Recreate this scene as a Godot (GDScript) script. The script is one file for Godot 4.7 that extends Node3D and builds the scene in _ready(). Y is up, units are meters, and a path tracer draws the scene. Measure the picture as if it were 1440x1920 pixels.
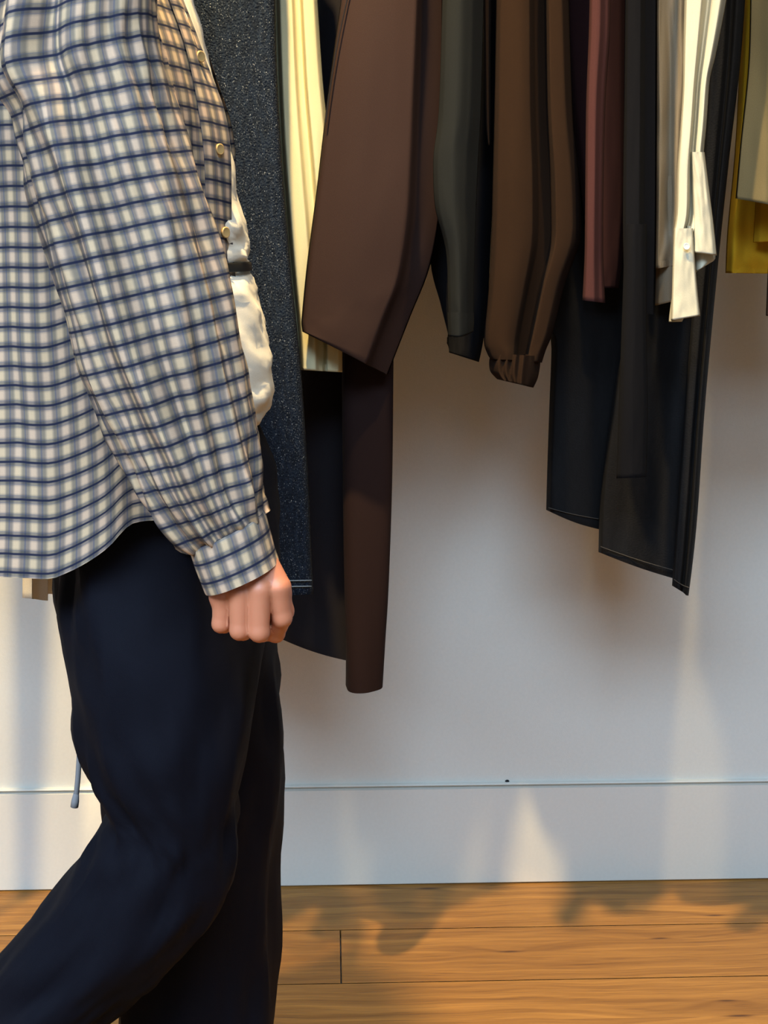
extends Node3D
# A person in a checked shirt walks past a rail of clothes hung along a white shop wall.
# Axes: the rail wall is the plane z = 0, x runs along it to the right, +z comes out towards the room.

const FOCAL := 2600.0            # focal length in pixels of the 1440 x 1920 frame
var eye := Vector3(0, 1.19, 2.45)
var look := Basis.from_euler(Vector3(deg_to_rad(-10.9), deg_to_rad(-2.2), deg_to_rad(0.1)))
var M := {}                      # materials
var taken := {}                  # how often each top-level name has been used

# ---------------------------------------------------------------- helpers
func at(x: float, y: float, z: float) -> Vector3:      # the point of the plane z that the pixel (x, y) of the photograph shows
	var d := look * Vector3((x - 720.0) / FOCAL, (960.0 - y) / FOCAL, -1)
	return eye + d * ((z - eye.z) / d.z)

func seen(p: Vector3) -> Vector2:
	var q := look.inverse() * (p - eye)
	return Vector2(720.0 - q.x / q.z * FOCAL, 960.0 + q.y / q.z * FOCAL)

func numbered(called: String) -> String:
	var n: int = taken.get(called, 0)
	taken[called] = n + 1
	return called if n == 0 else "%s_%03d" % [called, n]

func tag(o: Node, label: String, category: String, group := "") -> void:
	o.set_meta("label", label)
	o.set_meta("category", category)
	if group:
		o.set_meta("group", group)

func thing(called: String, label: String, category: String, where := Vector3.ZERO, group := "") -> Node3D:
	var o := Node3D.new()
	o.name = numbered(called)
	add_child(o)
	o.position = where
	tag(o, label, category, group)
	return o

func part(called: String, mesh: Mesh, mat: Material, parent: Node3D = null, label := "") -> MeshInstance3D:
	var o := MeshInstance3D.new()
	o.name = called if parent else numbered(called)
	o.mesh = mesh
	o.material_override = mat
	var host: Node3D = parent if parent else (self as Node3D)
	host.add_child(o, true)
	if parent:                                        # shapes are written in room coordinates
		var shift := Vector3.ZERO
		var n: Node3D = parent
		while n != self:
			shift += n.position
			n = n.get_parent()
		o.position = -shift
	if label:
		o.set_meta("label", label)
	return o

func structure(called: String, mesh: Mesh, mat: Material, parent: Node3D = null) -> MeshInstance3D:
	var o := part(called, mesh, mat, parent)
	if not parent:
		o.set_meta("kind", "structure")
	return o

func buf() -> Dictionary:
	return {"v": PackedVector3Array(), "n": PackedVector3Array(), "t": PackedVector2Array(), "i": PackedInt32Array()}

func made(b: Dictionary) -> ArrayMesh:
	var a := []
	a.resize(Mesh.ARRAY_MAX)
	a[Mesh.ARRAY_VERTEX] = b.v
	a[Mesh.ARRAY_NORMAL] = b.n
	a[Mesh.ARRAY_TEX_UV] = b.t
	a[Mesh.ARRAY_INDEX] = b.i
	var m := ArrayMesh.new()
	m.add_surface_from_arrays(Mesh.PRIMITIVE_TRIANGLES, a)
	return m

# rows of points, u to the right and v downwards when seen from outside; closed in u if wrap (first point repeated last)
func sheet(b: Dictionary, rows: Array, wrap := false, u_start := 0.0, u_scale := 1.0) -> void:
	var base: int = b.v.size()
	var h := rows.size()
	var w: int = rows[0].size()
	var vv := 0.0
	var mid := w / 2
	var us := PackedFloat32Array()
	us.resize(w)
	var ref: PackedVector3Array = rows[h / 2]
	for i in range(1, w):
		us[i] = us[i - 1] + ref[i].distance_to(ref[i - 1])
	for j in h:
		var r: PackedVector3Array = rows[j]
		if j > 0:
			vv += r[mid].distance_to(rows[j - 1][mid])
		var up: PackedVector3Array = rows[maxi(j - 1, 0)]
		var dn: PackedVector3Array = rows[mini(j + 1, h - 1)]
		for i in w:
			var lf := i - 1
			var rt := i + 1
			if wrap:
				lf = w - 2 if lf < 0 else lf
				rt = 1 if rt >= w else rt
			else:
				lf = maxi(lf, 0)
				rt = mini(rt, w - 1)
			var n := (dn[i] - up[i]).cross(r[rt] - r[lf]).normalized()
			b.v.append(r[i])
			b.n.append(n)
			b.t.append(Vector2(u_start + us[i] * u_scale, vv))
	for j in h - 1:
		for i in w - 1:
			var p := base + j * w + i
			b.i.append_array(PackedInt32Array([p, p + 1, p + w + 1, p, p + w + 1, p + w]))

# a list of number rows resampled smoothly to n rows
func smooth_rows(rows: Array, n: int) -> Array:
	var out := []
	var k := rows.size()
	for j in n:
		var f := float(j) / (n - 1) * (k - 1)
		var i := mini(int(f), k - 2)
		var t := f - i
		var r := PackedFloat32Array()
		for c in rows[0].size():
			var p0: float = rows[maxi(i - 1, 0)][c]
			var p1: float = rows[i][c]
			var p2: float = rows[i + 1][c]
			var p3: float = rows[mini(i + 2, k - 1)][c]
			# gentler tangents than Catmull-Rom, so that uneven rows do not overshoot
			var m1 := (p2 - p0) * 0.5
			var m2 := (p3 - p1) * 0.5
			if (p2 - p1) * m1 <= 0: m1 = 0.0
			if (p2 - p1) * m2 <= 0: m2 = 0.0
			m1 = clampf(m1, -3.0 * absf(p2 - p1), 3.0 * absf(p2 - p1))
			m2 = clampf(m2, -3.0 * absf(p2 - p1), 3.0 * absf(p2 - p1))
			var t2 := t * t
			var t3 := t2 * t
			r.append((2 * t3 - 3 * t2 + 1) * p1 + (t3 - 2 * t2 + t) * m1 + (-2 * t3 + 3 * t2) * p2 + (t3 - t2) * m2)
		out.append(r)
	return out

func along(list: Array, s: float) -> float:           # smooth curve through [s, value] pairs, without overshoot
	for k in range(1, list.size()):
		if s <= list[k][0]:
			var a: Array = list[k - 1]
			var c: Array = list[k]
			var h: float = maxf(c[0] - a[0], 1e-5)
			var t: float = clampf((s - a[0]) / h, 0, 1)
			var slope: float = (c[1] - a[1]) / h
			var m1 := slope
			var m2 := slope
			if k > 1:
				var before: float = (a[1] - list[k - 2][1]) / maxf(a[0] - list[k - 2][0], 1e-5)
				m1 = 0.0 if before * slope <= 0 else 2.0 * before * slope / (before + slope)
			if k < list.size() - 1:
				var after: float = (list[k + 1][1] - c[1]) / maxf(list[k + 1][0] - c[0], 1e-5)
				m2 = 0.0 if after * slope <= 0 else 2.0 * after * slope / (after + slope)
			var t2 := t * t
			var t3 := t2 * t
			return (2 * t3 - 3 * t2 + 1) * a[1] + (t3 - 2 * t2 + t) * h * m1 + (-2 * t3 + 3 * t2) * c[1] + (t3 - t2) * h * m2
	return list[-1][1]

var wob := FastNoiseLite.new()

# A hanging piece of clothing: rows [left x, left y, right x, right y] of its outline, its front near the plane z, its cloth going round
# and back by depth; profile gives the folds of the front as [share of the width, metres towards the room].
func drape(rows: Array, z: float, o := {}) -> ArrayMesh:
	var b := buf()
	drape_into(b, rows, z, o)
	return made(b)

func drape_into(b: Dictionary, rows: Array, z: float, o := {}) -> void:
	var prof: Array = o.get("profile", [[0, -0.02], [0.15, -0.004], [0.5, 0.004], [0.85, -0.004], [1, -0.02]])
	var depth: float = o.get("depth", 0.3)
	var thin: float = o.get("thin", 0.45)
	var rough: float = o.get("noise", 0.004)
	var seed_: float = o.get("seed", rows[0][0] * 0.37)
	var cols: int = o.get("cols", 56)
	var n: int = o.get("rows", 30)
	var lean: float = o.get("lean", 0.0)                # how much the front comes forward towards the bottom
	var wave: float = o.get("wave", 0.0)                # pixels by which the hem dips in the middle
	var grid := []
	var sm := smooth_rows(rows, n)
	for j in n:
		var r: PackedFloat32Array = sm[j]
		var t := float(j) / (n - 1)
		var line := PackedVector3Array()
		var left := Vector3.ZERO
		var right := Vector3.ZERO
		for i in cols + 1:
			var s := float(i) / cols
			var x := lerpf(r[0], r[2], s)
			var y := lerpf(r[1], r[3], s) + wave * sin(s * PI) * t
			var edge := minf(s, 1 - s) * 8.0
			var zz := z + along(prof, s) + lean * t
			zz += rough * minf(edge, 1.0) * wob.get_noise_3d(s * 40.0 + seed_ * 13.0, t * 50.0, seed_)
			line.append(at(x, y, zz))
		left = line[0]
		right = line[cols]
		var back := 14
		for i in range(1, back + 1):
			var s := 1.0 - float(i) / back
			var e := 1.0 - pow(absf(2 * s - 1), 3.0)
			var p := left.lerp(right, s)
			var c := (left + right) * 0.5
			p = c + (p - c) * lerpf(1.0, thin, e)
			p.z -= depth * e
			line.append(p)
		grid.append(line)
	if o.get("hang", false):                             # carry the cloth on above the frame to the shoulders on the hanger
		var top: PackedVector3Array = grid[0]
		var c := Vector3.ZERO
		for p in top:
			c += p / top.size()
		var reach: float = o.get("top", 1.74)
		for k in 5:
			var t := float(k + 1) / 5.0
			var line := PackedVector3Array()
			for p in top:
				var q := p
				q.y = lerpf(p.y, reach, t)
				var squeeze := 1.0 - 0.85 * pow(t, 7.0)
				q.x = c.x + (p.x - c.x) * squeeze
				line.append(q)
			grid.push_front(line)
		var cap := PackedVector3Array()
		for p in top:
			cap.append(Vector3(c.x, reach + 0.004, c.z + (p.z - c.z) * 0.9))
		grid.push_front(cap)
	# the turned-in hem
	var last: PackedVector3Array = grid[-1]
	var c2 := Vector3.ZERO
	for p in last:
		c2 += p / last.size()
	for lift in [0.0008, 0.01]:
		var line := PackedVector3Array()
		for p in last:
			var inward := Vector3(c2.x - p.x, 0, c2.z - p.z)
			line.append(p + inward.normalized() * minf(0.004, inward.length() * 0.3) + Vector3(0, lift, 0))
		grid.append(line)
	sheet(b, grid, true)

# a closed tube round the plane z: rows [left x, left y, right x, right y], half as thick as deep
func tube(b: Dictionary, rows: Array, z: Variant, deep: Variant, o := {}) -> Array:
	var n: int = o.get("rows", 40)
	var cols: int = o.get("cols", 48)
	var from: float = o.get("from", 270.0)
	var to: float = o.get("to", -90.0)
	var fat: float = o.get("round", 0.9)                 # under 1 the section is squarer than an ellipse
	var fold: String = o.get("fold", "")
	var sm := smooth_rows(rows, n)
	var grid := []
	for j in n:
		var r: PackedFloat32Array = sm[j]
		var t := float(j) / (n - 1)
		var zc: float = along(z, t) if z is Array else z
		var hd: float = along(deep, t) if deep is Array else deep
		var l := at(r[0], r[1], zc)
		var e := at(r[2], r[3], zc)
		var c := (l + e) * 0.5
		var hv := (e - l) * 0.5
		var line := PackedVector3Array()
		for i in cols + 1:
			var a := deg_to_rad(lerpf(from, to, float(i) / cols))
			var ca := signf(cos(a)) * pow(absf(cos(a)), fat)
			var sa := signf(sin(a)) * pow(absf(sin(a)), fat)
			var p := c + hv * ca + Vector3(0, 0, hd * sa)
			if fold:
				var out := (hv.normalized() * ca + Vector3(0, 0, sa)).normalized()
				p += out * folded(fold, a, t)
			line.append(p)
		grid.append(line)
	if o.has("hem"):
		grid = shirt_tail(grid)
	sheet(b, grid, o.get("wrap", true))
	return grid

# a round bar through points
func bar_into(b: Dictionary, pts: Array, radius: Variant, sides := 10) -> void:
	var grid := []
	var n := pts.size()
	for j in n:
		var d: Vector3 = (pts[mini(j + 1, n - 1)] - pts[maxi(j - 1, 0)]).normalized()
		var s := d.cross(Vector3(0.13, 0.21, 0.97) if absf(d.z) < 0.9 else Vector3(1, 0, 0)).normalized()
		var u := s.cross(d).normalized()
		var r: float = radius[j] if radius is Array else radius
		var line := PackedVector3Array()
		for i in sides + 1:
			var a := -TAU * i / sides
			line.append(pts[j] + (s * cos(a) + u * sin(a)) * r)
		grid.append(line)
	# closed ends
	var first := PackedVector3Array()
	var fin := PackedVector3Array()
	for i in sides + 1:
		first.append(pts[0])
		fin.append(pts[-1])
	grid.push_front(first)
	grid.append(fin)
	sheet(b, grid, true)

func bar(pts: Array, radius: Variant, sides := 10) -> ArrayMesh:
	var b := buf()
	bar_into(b, pts, radius, sides)
	return made(b)

func box_into(b: Dictionary, lo: Vector3, hi: Vector3, bevel := 0.0) -> void:
	var c := (lo + hi) * 0.5
	var h := (hi - lo) * 0.5
	for axis in 3:
		for s in [-1.0, 1.0]:
			var n := Vector3.ZERO
			n[axis] = s
			var u := Vector3.ZERO
			u[(axis + 1) % 3] = 1.0
			var v := Vector3.ZERO
			v[(axis + 2) % 3] = 1.0
			var base: int = b.v.size()
			for k in [Vector2(-1, -1), Vector2(1, -1), Vector2(1, 1), Vector2(-1, 1)]:
				var p: Vector3 = c + n * h + u * k.x * (h - Vector3.ONE * bevel) + v * k.y * (h - Vector3.ONE * bevel)
				b.v.append(p)
				b.n.append(n)
				b.t.append(Vector2(p.x + p.z, -p.y) if axis != 1 else Vector2(p.x, p.z))
			var q := PackedInt32Array([0, 2, 1, 0, 3, 2]) if s > 0 else PackedInt32Array([0, 1, 2, 0, 2, 3])
			for k in q:
				b.i.append(base + k)
	if bevel > 0:
		for axis in 3:                                    # the twelve chamfers
			for s in [-1.0, 1.0]:
				for t in [-1.0, 1.0]:
					var a1 := (axis + 1) % 3
					var a2 := (axis + 2) % 3
					var base: int = b.v.size()
					var n := Vector3.ZERO
					n[a1] = s
					n[a2] = t
					for e in [-1.0, 1.0]:
						for w in 2:
							var p := c
							p[axis] += e * (h[axis] - bevel)
							p[a1] += s * (h[a1] - (bevel if w == 1 else 0.0))
							p[a2] += t * (h[a2] - (bevel if w == 0 else 0.0))
							b.v.append(p)
							b.n.append(n.normalized())
							b.t.append(Vector2(p.x + p.z, -p.y))
					var q := PackedInt32Array([0, 1, 3, 0, 3, 2]) if s * t > 0 else PackedInt32Array([0, 3, 1, 0, 2, 3])
					for k in q:
						b.i.append(base + k)

func box(lo: Vector3, hi: Vector3, bevel := 0.0) -> ArrayMesh:
	var b := buf()
	box_into(b, lo, hi, bevel)
	return made(b)

# a turned profile [radius, height] about an axis through c
func turned(c: Vector3, axis: Vector3, prof: Array, sides := 24) -> ArrayMesh:
	var d := axis.normalized()
	var s := d.cross(Vector3.UP if absf(d.y) < 0.9 else Vector3.RIGHT).normalized()
	var u := s.cross(d).normalized()
	var grid := []
	for p in prof:
		var line := PackedVector3Array()
		for i in sides + 1:
			var a := TAU * i / sides
			line.append(c + d * float(p[1]) + (s * cos(a) + u * sin(a)) * maxf(p[0], 0.00001))
		grid.append(line)
	var b := buf()
	sheet(b, grid, true)
	return made(b)

# a flat strip of cloth or thread that follows points, width metres wide downwards
func strip(pts: PackedVector3Array, down: Vector3, thick: Vector3) -> ArrayMesh:
	var b := buf()
	var grid := []
	for k in 5:
		var line := PackedVector3Array()
		for p in pts:
			line.append(p + [Vector3.ZERO, thick, thick + down * 0.5, thick + down, down][k])
		grid.append(line)
	sheet(b, grid)
	return made(b)

# ---------------------------------------------------------------- smooth bodies from bones (surface nets)
func bones_mesh(b: Dictionary, bones: Array, cell: float, blend: float) -> void:
	var lo := Vector3.ONE * 1e9
	var hi := -lo
	for k in bones:
		for e in [[k[0], k[2]], [k[1], k[3]]]:
			var r := Vector3.ONE * (float(e[1]) + blend + cell * 2)
			lo = lo.min(e[0] - r)
			hi = hi.max(e[0] + r)
	var nx := int((hi.x - lo.x) / cell) + 2
	var ny := int((hi.y - lo.y) / cell) + 2
	var nz := int((hi.z - lo.z) / cell) + 2
	var f := PackedFloat32Array()
	f.resize(nx * ny * nz)
	f.fill(1.0)
	for k in bones:                                      # visit only the cells near each bone
		var a: Vector3 = k[0]
		var c: Vector3 = k[1]
		var ra: float = k[2]
		var rc: float = k[3]
		var ab := c - a
		var den := maxf(ab.length_squared(), 1e-9)
		var pad := Vector3.ONE * (maxf(ra, rc) + blend * 1.5 + cell * 2)
		var p0 := (a.min(c) - pad - lo) / cell
		var p1 := (a.max(c) + pad - lo) / cell
		for z in range(maxi(int(p0.z), 0), mini(int(p1.z) + 1, nz)):
			for y in range(maxi(int(p0.y), 0), mini(int(p1.y) + 1, ny)):
				for x in range(maxi(int(p0.x), 0), mini(int(p1.x) + 1, nx)):
					var p := lo + Vector3(x, y, z) * cell
					var t := clampf((p - a).dot(ab) / den, 0, 1)
					var d := p.distance_to(a + ab * t) - lerpf(ra, rc, t)
					var id := (z * ny + y) * nx + x
					var g := f[id]
					var h := maxf(blend - absf(g - d), 0.0) / blend
					f[id] = minf(g, d) - h * h * blend * 0.25
	var ids := {}
	var base: int = b.v.size()
	var steps := [0, 1, nx, nx + 1, nx * ny, nx * ny + 1, nx * ny + nx, nx * ny + nx + 1]
	for z in nz - 1:
		for y in ny - 1:
			for x in nx - 1:
				var id := (z * ny + y) * nx + x
				var inside := 0
				for s in steps:
					if f[id + s] < 0: inside += 1
				if inside == 0 or inside == 8:
					continue
				var sum := Vector3.ZERO
				var cnt := 0
				for e in [[0, 1], [2, 3], [4, 5], [6, 7], [0, 2], [1, 3], [4, 6], [5, 7], [0, 4], [1, 5], [2, 6], [3, 7]]:
					var fa := f[id + steps[e[0]]]
					var fb := f[id + steps[e[1]]]
					if (fa < 0) != (fb < 0):
						var t := fa / (fa - fb)
						var pa := Vector3(e[0] & 1, (e[0] >> 1) & 1, e[0] >> 2)
						var pb := Vector3(e[1] & 1, (e[1] >> 1) & 1, e[1] >> 2)
						sum += pa.lerp(pb, t)
						cnt += 1
				ids[id] = b.v.size()
				b.v.append(lo + (Vector3(x, y, z) + sum / cnt) * cell)
				var gx := f[id + 1] - f[id] + f[id + steps[7]] - f[id + steps[6]]
				var gy := f[id + nx] - f[id] + f[id + steps[7]] - f[id + steps[5]]
				var gz := f[id + steps[4]] - f[id] + f[id + steps[7]] - f[id + steps[3]]
				b.n.append(Vector3(gx, gy, gz).normalized())
				b.t.append(Vector2(x, y) * cell)
	var one := [1, nx, nx * ny]
	for id in ids:
		for ax in 3:
			var s0: int = one[ax]
			var s1: int = one[(ax + 1) % 3]
			var s2: int = one[(ax + 2) % 3]
			if id + s0 >= f.size() or (f[id] < 0) == (f[id + s0] < 0):
				continue
			if not (ids.has(id - s1) and ids.has(id - s2) and ids.has(id - s1 - s2)):
				continue
			var q := [ids[id], ids[id - s1], ids[id - s1 - s2], ids[id - s2]]
			if f[id] < 0:
				b.i.append_array(PackedInt32Array([q[0], q[2], q[1], q[0], q[3], q[2]]))
			else:
				b.i.append_array(PackedInt32Array([q[0], q[1], q[2], q[0], q[2], q[3]]))

# ---------------------------------------------------------------- materials
func noise_at(freq: float, octaves := 4, seed_ := 1) -> FastNoiseLite:
	var n := FastNoiseLite.new()
	n.seed = seed_
	n.frequency = freq
	n.noise_type = FastNoiseLite.TYPE_SIMPLEX_SMOOTH
	n.fractal_type = FastNoiseLite.FRACTAL_FBM
	n.fractal_octaves = octaves
	return n

func weave(strength: float, seed_ := 3, freq := 0.25) -> NoiseTexture2D:
	var t := NoiseTexture2D.new()
	t.width = 256
	t.height = 256
	t.seamless = true
	t.as_normal_map = true
	t.bump_strength = strength
	t.noise = noise_at(freq, 3, seed_)
	return t

func tone(a: Color, c: Color, freq: float, seed_: int) -> NoiseTexture2D:
	var t := NoiseTexture2D.new()
	t.width = 256
	t.height = 256
	t.seamless = true
	t.noise = noise_at(freq, 4, seed_)
	var g := Gradient.new()
	g.set_color(0, a)
	g.set_color(1, c)
	t.color_ramp = g
	return t

func cloth(col: Color, spread := 0.12, rough := 0.95, bump := 2.0, size := 0.06, sheen := 0.0) -> StandardMaterial3D:
	var m := StandardMaterial3D.new()
	m.albedo_texture = tone(Color(col.r * (1 - spread), col.g * (1 - spread), col.b * (1 - spread)), Color(col.r * (1 + spread), col.g * (1 + spread), col.b * (1 + spread)), 0.09, int(col.r * 977 + col.b * 311))
	m.roughness = rough
	m.metallic_specular = 0.25
	m.normal_enabled = true
	m.normal_texture = weave(bump)
	m.normal_scale = 0.6
	m.uv1_scale = Vector3(1.0 / size, 1.0 / size, 1)
	m.cull_mode = BaseMaterial3D.CULL_DISABLED
	if sheen > 0:
		m.rim_enabled = true
		m.rim = sheen
		m.rim_tint = 0.6
	return m

func plain(col: Color, rough := 0.6, metal := 0.0) -> StandardMaterial3D:
	var m := StandardMaterial3D.new()
	m.albedo_color = col
	m.roughness = rough
	m.metallic = metal
	return m

func denim(base: Color, light: Color, dots: int, seed_: int) -> StandardMaterial3D:
	var im := Image.create(512, 512, false, Image.FORMAT_RGBA8)
	var n := noise_at(0.02, 4, seed_)
	var rng := RandomNumberGenerator.new()
	rng.seed = seed_
	for y in 512:
		for x in 512:
			var twill := 0.5 + 0.5 * sin((x + y * 0.5) * 0.9)
			var v := n.get_noise_2d(x * 3.0, y * 0.8) * 0.35 + 0.16 * twill + rng.randf() * 0.22
			im.set_pixel(x, y, base.lerp(light, clampf(v * 0.7, 0, 1)))
	for k in dots:
		var x := rng.randi() % 510
		var y := rng.randi() % 506
		var l := 1 + rng.randi() % 4
		var c := base.lerp(Color(0.86, 0.86, 0.84), 0.25 + 0.55 * rng.randf() * rng.randf())
		for q in l:
			im.set_pixel(x, y + q, c)
			if rng.randf() < 0.4:
				im.set_pixel(x + 1, y + q, c)
	var m := StandardMaterial3D.new()
	m.albedo_texture = ImageTexture.create_from_image(im)
	m.roughness = 0.9
	m.metallic_specular = 0.3
	m.normal_enabled = true
	m.normal_texture = weave(3.0, 8)
	m.normal_scale = 0.6
	m.uv1_scale = Vector3(4.6, 4.6, 1)
	m.cull_mode = BaseMaterial3D.CULL_DISABLED
	return m

func checks() -> StandardMaterial3D:                    # two by two checks of the shirting
	var s := 256
	var im := Image.create(s, s, false, Image.FORMAT_RGBA8)
	var rng := RandomNumberGenerator.new()
	rng.seed = 5
	for y in s:
		for x in s:
			var cx := fmod(x, 128.0) / 128.0
			var cy := fmod(y, 128.0) / 128.0
			var odd := int(x / 128) + int(y / 128)
			var c := Color(0.745, 0.645, 0.51) if odd % 2 == 0 else Color(0.745, 0.635, 0.525)
			var vband := smoothstep(0.10, 0.34, absf(cx - 0.5))
			var vcore := 1.0 - smoothstep(0.03, 0.07, absf(fmod(cx + 0.5, 1.0) - 0.5))
			var hband := smoothstep(0.14, 0.38, absf(cy - 0.5))
			var hcore := 1.0 - smoothstep(0.025, 0.085, absf(fmod(cy + 0.5, 1.0) - 0.5))
			var hthin := 1.0 - smoothstep(0.012, 0.03, absf(absf(cy - 0.5) - 0.3))
			c = c.lerp(c * Color(0.66, 0.69, 0.74), vband)
			c = c.lerp(Color(0.26, 0.29, 0.38), vcore * 0.4)
			c = c.lerp(c * Color(0.66, 0.69, 0.74), hband)
			c = c.lerp(Color(0.30, 0.32, 0.40), hthin * 0.35)
			c = c.lerp(Color(0.10, 0.115, 0.19), hcore * 0.9)
			var g := 0.95 + 0.1 * rng.randf()
			im.set_pixel(x, y, Color(c.r * g, c.g * g, c.b * g))
	var m := StandardMaterial3D.new()
	m.albedo_texture = ImageTexture.create_from_image(im)
	m.roughness = 0.9
	m.metallic_specular = 0.25
	m.cull_mode = BaseMaterial3D.CULL_DISABLED
	m.normal_enabled = true
	m.normal_texture = weave(1.0)
	m.normal_scale = 0.2
	m.uv1_scale = Vector3(1.0 / 0.029, 1.0 / 0.037, 1)
	m.texture_filter = BaseMaterial3D.TEXTURE_FILTER_LINEAR_WITH_MIPMAPS_ANISOTROPIC
	return m

func oak(seed_: int, lift: float) -> StandardMaterial3D:
	var w := 1024
	var h := 176
	var im := Image.create(w, h, false, Image.FORMAT_RGBA8)
	var rel := Image.create(w, h, false, Image.FORMAT_RGBA8)
	var broad := noise_at(0.004, 3, seed_)
	var fine := noise_at(0.02, 4, seed_ + 7)
	var pore := noise_at(0.09, 2, seed_ + 13)
	var rng := RandomNumberGenerator.new()
	rng.seed = seed_
	var knots := []
	for k in 3:
		knots.append(Vector3(rng.randf() * w, rng.randf() * h, 5.0 + rng.randf() * 7.0))
	var dark := Color(0.36, 0.225, 0.095)
	var pale := Color(0.665, 0.475, 0.23)
	for y in h:
		for x in w:
			var pull := 0.0
			var knot := 0.0
			for k in knots:
				var dx: float = (x - k.x) * 0.22
				var dy: float = y - k.y
				var d := sqrt(dx * dx + dy * dy)
				pull += signf(dy) * k.z * 2.6 * exp(-d / (k.z * 2.2))
				knot = maxf(knot, exp(-d * d / (k.z * 0.8)))
			var v := y + pull + 13.0 * broad.get_noise_2d(x * 0.8, y * 1.6)
			var rings := 0.5 + 0.5 * sin(v * 0.19 + 3.0 * broad.get_noise_2d(x * 0.5 + 900, v * 2.0))
			var lines := (0.6 * fine.get_noise_2d(x * 0.10, v * 2.4) + 0.5 * fine.get_noise_2d(x * 0.22 + 400.0, v * 6.5))
			var p := pore.get_noise_2d(x * 0.16, y * 3.0)
			var a := clampf(0.60 + lift + 0.13 * (rings - 0.5) + 0.42 * lines - 0.30 * maxf(p - 0.15, 0.0), 0, 1)
			var c := dark.lerp(pale, a).lerp(Color(0.2, 0.11, 0.06), knot * 0.8)
			im.set_pixel(x, y, c)
			var g := clampf(0.6 + 0.3 * lines - 0.6 * maxf(p - 0.15, 0.0) - 0.3 * knot, 0, 1)
			rel.set_pixel(x, y, Color(g, g, g))
	rel.bump_map_to_normal_map(2.0)
	var m := StandardMaterial3D.new()
	m.albedo_texture = ImageTexture.create_from_image(im)
	m.normal_enabled = true
	m.normal_texture = ImageTexture.create_from_image(rel)
	m.normal_scale = 0.5
	m.roughness = 0.5
	m.metallic_specular = 0.4
	return m

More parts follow.
